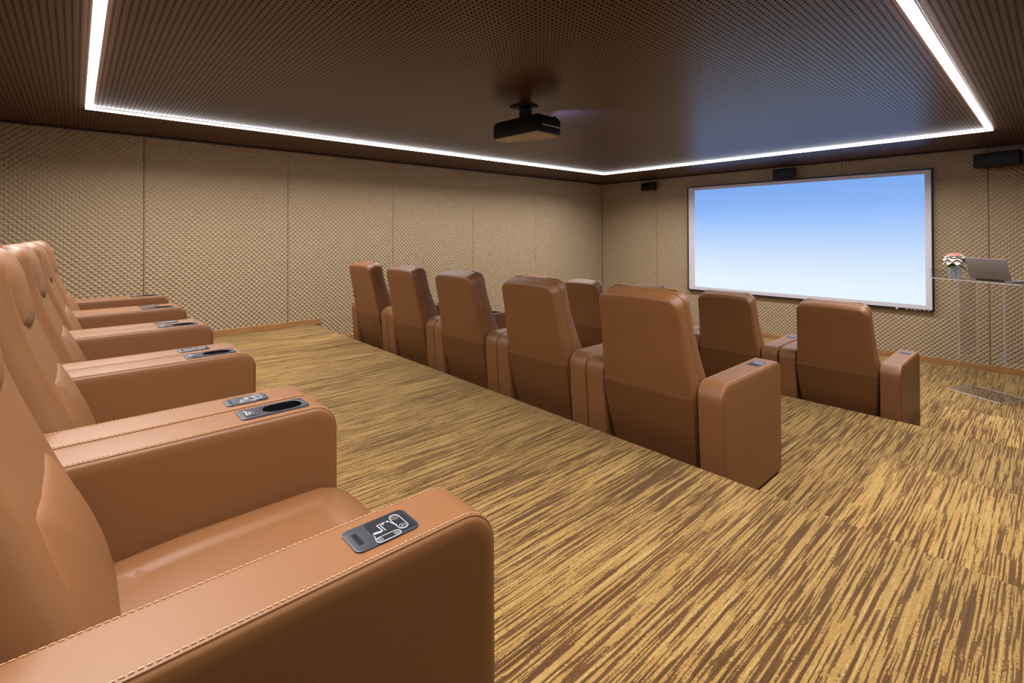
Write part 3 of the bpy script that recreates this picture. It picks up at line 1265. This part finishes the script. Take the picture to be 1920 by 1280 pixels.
def picture_mat():
    m = bpy.data.materials.new('projected_picture')
    m.use_nodes = True
    nt = m.node_tree
    nt.nodes.clear()
    L = nt.links.new
    tc = node(nt, 'ShaderNodeTexCoord')
    sp = node(nt, 'ShaderNodeSeparateXYZ')
    L(tc.outputs['Object'], sp.inputs[0])
    mr = node(nt, 'ShaderNodeMapRange')
    mr.inputs[1].default_value = pz0 - sz0
    mr.inputs[2].default_value = pz1 - sz0
    L(sp.outputs[2], mr.inputs[0])
    cr = node(nt, 'ShaderNodeValToRGB')
    el = cr.color_ramp.elements

    def lin(r, g, b):
        return tuple(((v / 255 + .055) / 1.055) ** 2.4 for v in (r, g, b)) + (1,)
    stops = [(0, (233, 246, 255)), (.12, (229, 243, 255)), (.3, (213, 231, 255)), (.5, (186, 214, 255)), (.7, (156, 194, 254)), (.82, (138, 180, 246)),
             (1, (127, 172, 240))]
    el[0].position, el[0].color = stops[0][0], lin(*stops[0][1])
    el[1].position, el[1].color = stops[-1][0], lin(*stops[-1][1])
    for p, c in stops[1:-1]:
        q = el.new(p)
        q.color = lin(*c)
    L(mr.outputs[0], cr.inputs[0])
    e = node(nt, 'ShaderNodeEmission')
    e.inputs[1].default_value = SCREEN
    L(cr.outputs[0], e.inputs[0])
    o = node(nt, 'ShaderNodeOutputMaterial')
    L(e.outputs[0], o.inputs[0])
    return m


MB().box((-.002, py0 - cyS, pz0 - sz0), (.001, py1 - cyS, pz1 - sz0)).build('picture', picture_mat(), scr)
tb = MB().box((-.016, 1.42 - cyS, -.022), (-.002, 1.445 - cyS, .004))
for k, ww in enumerate((.03, .02, .045, .02, .03, .02)):
    a = 1.33 - k * .045 - cyS
    tb.box((-.0125, a - ww / 2, -.013), (-.0118, a + ww / 2, -.007))
tb.build('frame_badge', SILVER, scr)


# ------------------------------------------------------------------ loudspeakers under the ceiling
def speaker(name, label, loc, w, d, h, yaw, taper):
    t = thing(name, label, 'speaker', mtx=Matrix.Translation(loc) @ Matrix.Rotation(yaw, 4, 'Z'))
    t['group'] = 'loudspeakers above the screen wall'
    # local: front at -x
    out = round_poly([(0, -w / 2), (d, -w / 2 + taper), (d, w / 2 - taper), (0, w / 2)], [.02, .015, .015, .02], 4)
    vs, fs = loft([[(x + .006, y * .97, -h / 2) for x, y in out], [(x, y, -h / 2 + .012) for x, y in out], [(x, y, h / 2 - .012) for x, y in out],
                   [(x + .006, y * .97, h / 2) for x, y in out]])
    mesh_obj('cabinet', vs, fs, BLACK, t, True, radians(40))
    g = MB().rbox((-.010, -w / 2 + .012, -h / 2 + .012), (.004, w / 2 - .012, h / 2 - .012), .004, 2)
    g.build('grille', BLACKM, t, True, radians(40))
    b = MB().box((d - .002, -.025, -.03), (d + .012, .025, .03))
    b.tube([(d + .01, 0, 0), (d + .06, 0, 0)], .012, 10)
    b.build('wall_bracket', BLACKM, t)
    return t


speaker('wall_speaker', 'small black loudspeaker left of the screen, near the wall corner', (8.02, 5.14, CZ + .885), .34, .12, .145, radians(-14), .05)
speaker('wall_speaker', 'black centre loudspeaker above the middle of the screen', (8.02, 2.77, CZ + .905), .33, .12, .155, 0, .03)
speaker('wall_speaker', 'largest black loudspeaker, at the far right just under the ceiling', (7.98, .47, CZ + .855), .44, .17, .165, radians(-20), .05)

# ------------------------------------------------------------------ projector
pj = thing('ceiling_projector', 'black video projector hanging from the brown ceiling on a short post', 'projector',
           mtx=Matrix.Translation((2.612, 2.62, CZ + .782)) @ Matrix.Rotation(radians(3), 4, 'Z'))
PW_, PD_ = .52, .285     # along y, along x


def pj_out(i):
    return round_poly([(i, i), (PD_ - i, i), (PD_ - i, PW_ - i - .03), (PD_ - i - .04, PW_ - i), (i + .02, PW_ - i), (i, PW_ - i - .03)],
                      [.012, .03, .03, .02, .015, .015], 4)


vs, fs = loft([[(x, y, z) for x, y in pj_out(i)] for i, z in ((.006, .004), (0, .012), (0, .112), (.010, .130), (.028, .142))])
mesh_obj('body', vs, fs, BLACK, pj, True, radians(35))
un = round_poly([(.01, .012), (PD_ - .012, .012), (PD_ - .02, .20), (PD_ - .075, PW_ - .05), (.10, PW_ - .035), (.01, PW_ - .02)], [.01, .05, .15, .08, .05, .02], 6)
MB().prism(un, -.008, .005).build('underside_cover', CREAM, pj)
gm = MB()
gm.prism([(.185, PW_ - .012), (.192, PW_ - .30), (.196, PW_ - .30), (.200, PW_ - .012)], -.0095, -.0075)
gm.build('underside_gap', BLACK, pj)
MB().box((.05, -.003, .054), (PD_ - .004, .004, .062)).build('silver_stripe', SILVER, pj)
MB().box((-.002, PW_ - .012, .006), (.010, PW_ + .002, .011)).box((-.002, PW_ - .002, .006), (.002, PW_ + .002, .04)).build('silver_trim', SILVER, pj)
ven = MB()
for k in range(14):
    ven.box((-.003, .05 + k * .012, .062), (.002, .056 + k * .012, .095))
ven.build('vent_grille', BLACKM, pj)
con = MB()
for (a, w, h, z) in ((.08, .03, .012, .022), (.13, .022, .010, .022), (.17, .016, .016, .020), (.20, .012, .012, .02), (.23, .03, .014, .02), (.30, .014, .014, .02), (.335, .014, .014, .02), (.38, .022, .02, .02)):
    con.box((-.004, a, z), (.002, a + w, z + h))
con.build('sockets', SILVER if False else CHARC, pj)
ft = MB()
for (a, b) in ((PD_ - .05, .03), (PD_ - .03, .06)):
    ft.box((a, b, .138), (a + .02, b + .02, .152))
ft.build('adjusters', BLACKM, pj)
mo = Matrix.Translation((PD_, PW_ * .40, .062)) @ Matrix.Rotation(pi / 2, 4, 'Y')
MB().lathe([(.034, -.01), (.034, .012), (.030, .014), (.027, .004)], 20, mo).build('lens_ring', BLACKM, pj, True, radians(40))
LENS = emit('lens_glow', (.62, .72, 1.0), 6.0)
MB().lathe([(.026, .0), (.026, .006), (.018, .009), (.0, .010)], 20, mo).build('lens', LENS, pj, True)
mt = MB()
mt.box((.06, .10, .138), (.20, .40, .148))
mt.rbox((.095, .215, .13), (.165, .295, ZC - CZ - .782 - .012), .008, 2)
mt.rbox((.04, .165, ZC - CZ - .782 - .012), (.19, .345, ZC - CZ - .782 - .001), .003, 2)
mt.box((.165, .235, .15), (.185, .275, ZC - CZ - .782 - .02))
mt.build('ceiling_mount', BLACKM, pj)
# light that spills from the lens
ll = bpy.data.lights.new('lens_light', 'SPOT')
ll.energy = 45
ll.color = (.10, .19, 1.0)
ll.spot_size = radians(86)
ll.spot_blend = .8
ll.shadow_soft_size = .02
lo = bpy.data.objects.new('lens_light', ll)
COL.objects.link(lo)
lo.location = (2.612 + PD_ + .03, 2.62 + PW_ * .40, CZ + .85)
lo.rotation_euler = Vector((1, 0, .42)).to_track_quat('-Z', 'Y').to_euler()

# ------------------------------------------------------------------ clear lectern with laptop and flower vase
wv = Vector((-.49, -.87, 0)).normalized()
nv = Vector((-.87, .49, 0)).normalized()
LC = Vector((6.935, .49, 0))
ML = Matrix((wv, nv, Vector((0, 0, 1)))).transposed().to_4x4()     # local x = width, y = towards the audience
ML.translation = LC
lec = thing('acrylic_lectern', 'clear see-through lectern standing on the carpet right of the screen', 'lectern', mtx=ML)
TZ = CZ - .486
def sheet(name, a, b):
    """clear sheet whose narrow cut faces show whitish"""
    m = MB().box(a, b)
    dim = [b[i] - a[i] for i in range(3)]
    ax = dim.index(min(dim))
    fa = [2, 2, 1, 0, 1, 0]      # axis of each face of the box
    return mesh_obj(name, m.v, m.f, None, lec, mats=[ACRYL, EDGE], fmi=[0 if q == ax else 1 for q in fa])


sheet('base_plate', (-.235, -.195, .012), (.235, .195, .028))
fe = MB()
for a, b in ((-.20, -.16), (.20, -.16), (-.20, .16), (.20, .16)):
    fe.lathe([(.014, 0), (.014, .012)], 10, Matrix.Translation((a, b, 0)))
fe.build('feet', ACRYLE, lec)
sheet('top_shelf', (-.40, -.225, TZ - .010), (.42, .20, TZ))
# raised rim on the audience side, curved down at its left end
rim = [(-.40, TZ), (.30, TZ), (.30, TZ + .100), (-.40, TZ + .100)]
MB().prism(round_poly(rim, [0, 0, .01, .03], 6), .188, .196, lambda a, b, h: (a, h, b)).build('rim', ACRYL, lec)
pr_ = [(.196, TZ)] + [(-.20 + .39 * cos(t), TZ + .100 * sin(t) ** 1.0) for t in [pi / 2 * k / 10 for k in range(1, 11)]]
pr_ = [(.196, TZ), (.196, TZ + .10)] + [(.19 - .30 * sin(t), TZ + .10 * cos(t)) for t in [pi / 2 * k / 8 for k in range(1, 9)]]
MB().prism(pr_, -.40, -.392, lambda a, b, h: (h, a, b)).build('rim', ACRYL, lec)
sheet('front_panel', (-.17, .120, .028), (.235, .127, TZ - .0105))
for a in (-.17, .228):
    sheet('side_panel', (a - .003, -.13, .38), (a + .003, .119, TZ - .0105))
for a in (-.150, .21):
    for z in (.42, .88):
        br = MB().rbox((a - .028, .085, z), (a + .028, .119, z + .055), .004, 2)
        b_ = br.build('bracket', ACRYLE, lec)
        MB().lathe([(.006, 0), (.006, .006), (.003, .008)], 8, Matrix.Translation((a, .130, z + .028)) @ Matrix.Rotation(-pi / 2, 4, 'X')).build('screw', CHROME, b_)
for a, b in ((-.16, .06), (-.10, .10), (.12, .10), (.19, .05)):
    q = MB().rbox((a - .024, b - .018, .030), (a + .024, b + .018, .062), .004, 2).build('foot_bracket', ACRYLE, lec)
    MB().lathe([(.006, 0), (.006, .004)], 8, Matrix.Translation((a, b, .062))).build('screw', CHROME, q)

# laptop
lap = thing('laptop', 'open grey laptop seen from behind on the clear lectern', 'laptop', mtx=ML @ Matrix.Translation((.115, .02, TZ)))
MB().rbox((-.175, -.135, .001), (.175, .105, .017), .004, 2).build('keyboard_base', ALU, lap, True, radians(40))
kb = MB()
for i in range(12):
    for j in range(5):
        kb.box((-.15 + i * .0252, -.04 + j * .024, .0165), (-.15 + i * .0252 + .021, -.04 + j * .024 + .020, .0185))
kb = kb.build('keys', BLACK, lap)
kb['kind'] = 'stuff'
hm = Matrix.Translation((0, .105, .016)) @ Matrix.Rotation(radians(-17), 4, 'X')
MB().rbox((-.175, -.006, .0), (.175, .001, .222), .0025, 2, hm).build('lid', ALU, lap, True, radians(40))
MB().box((-.165, -.0068, .012), (.165, -.006, .212), hm).build('display', DARKP, lap)
MB().box((-.12, .10, .008), (.12, .112, .020)).build('hinge', BLACKM, lap)

# glass vase with one rose
vz = ML @ Matrix.Translation((-.225, .085, TZ))
vase = thing('glass_vase', 'small clear glass vase holding a rose on the lectern', 'vase', mtx=vz)
MB().lathe([(.046, 0), (.050, .004), (.052, .14), (.049, .14), (.047, .014), (0, .012)], 28).build('glass_body', GLASS, vase, True, radians(40))
MB().lathe([(.0465, .016), (.0485, .085), (0, .085)], 28).build('water', WATER, vase, True, radians(40))
PETW = simple('white_petal', (.88, .80, .76), rough=.6, bump=.1, bscale=60)
PETP = simple('pink_petal', (.88, .42, .38), rough=.6, bump=.1, bscale=60)
PETM = simple('blush_petal', (.90, .62, .56), rough=.6, bump=.1, bscale=60)
LEAF = simple('rose_leaf', (.030, .085, .022), rough=.45, bump=.2, bscale=90)
STEM = simple('rose_stem', (.04, .10, .03), rough=.5, bump=.1)
rose = thing('rose', 'white and pink open rose with dark green leaves in the glass vase', 'flower', mtx=vz @ Matrix.Translation((0, 0, 0)))
MB().tube([(.01, 0, .02), (.006, .003, .08), (0, 0, .15), (0, 0, .205)], [.004, .004, .005, .014], 8).build('stem', STEM, rose, True)


def petal(L, Wd, tilt, az, r0, z0, curl, mat):
    vs, fs = [], []
    nu, nvv = 7, 6
    for side in (0, 1):
        for i in range(nu + 1):
            u = i / nu
            w = Wd * (sin(pi * min(1, .12 + u * .80)) ** .7) * (1 - .15 * (u > .95))
            for j in range(nvv + 1):
                v = j / nvv * 2 - 1
                x = r0 + L * u * cos(tilt + curl * u)
                z = z0 + L * u * sin(tilt + curl * u) + .18 * Wd * v * v
                y = w * v
                z += side * -.0009 + .0016 * sin(9 * u + 4 * v + az)
                vs.append((x * cos(az) - y * sin(az), x * sin(az) + y * cos(az), z))
    m = (nu + 1) * (nvv + 1)
    for side in (0, 1):
        for i in range(nu):
            for j in range(nvv):
                a = side * m + i * (nvv + 1) + j
                q = (a, a + nvv + 1, a + nvv + 2, a + 1)
                fs.append(q if side == 0 else q[::-1])
    bd = [i * (nvv + 1) for i in range(nu + 1)] + [nu * (nvv + 1) + j for j in range(1, nvv + 1)] + [i * (nvv + 1) + nvv for i in range(nu - 1, -1, -1)]
    for a, b in zip(bd, bd[1:]):
        fs.append((a, b, b + m, a + m))
    mesh_obj('petal', vs, fs, mat, rose, True)


for n_, L_, w_, t_, ph_, c_l, mt_ in ((8, .108, .048, 16, 0, -50, PETW), (8, .100, .046, 30, .4, -42, PETW), (7, .088, .040, 44, .15, -34, PETW),
                                      (7, .078, .034, 56, .5, -26, PETM), (6, .072, .028, 66, .1, -18, PETP), (5, .068, .020, 76, .6, -10, PETP), (4, .064, .013, 84, .2, 0, PETP)):
    for k in range(n_):
        petal(L_, w_, radians(t_), k * 2 * pi / n_ + ph_, .004, .205, radians(c_l), mt_)
for az, tilt, L, z0 in ((radians(168), radians(14), .135, .165), (radians(8), radians(26), .14, .170), (radians(200), radians(-18), .09, .155), (radians(80), radians(-14), .10, .150),
                        (radians(300), radians(-25), .09, .15)):
    vs, fs = [], []
    n = 8
    for sd in (0, 1):
        for i in range(n + 1):
            u = i / n
            w = .030 * sin(pi * (.05 + .93 * u)) ** .8
            x = .012 + L * u
            z = z0 + L * u * math.tan(tilt) - .03 * u * u
            for v in (-1, 0, 1):
                vs.append((x * cos(az) - w * v * sin(az), x * sin(az) + w * v * cos(az), z + .008 * abs(v) * (w / .03) - .001 * sd))
    m = (n + 1) * 3
    for sd in (0, 1):
        for i in range(n):
            for j in range(2):
                a = sd * m + i * 3 + j
                q = (a, a + 3, a + 4, a + 1)
                fs.append(q if sd == 0 else q[::-1])
    mesh_obj('leaf', vs, fs, LEAF, rose, True)
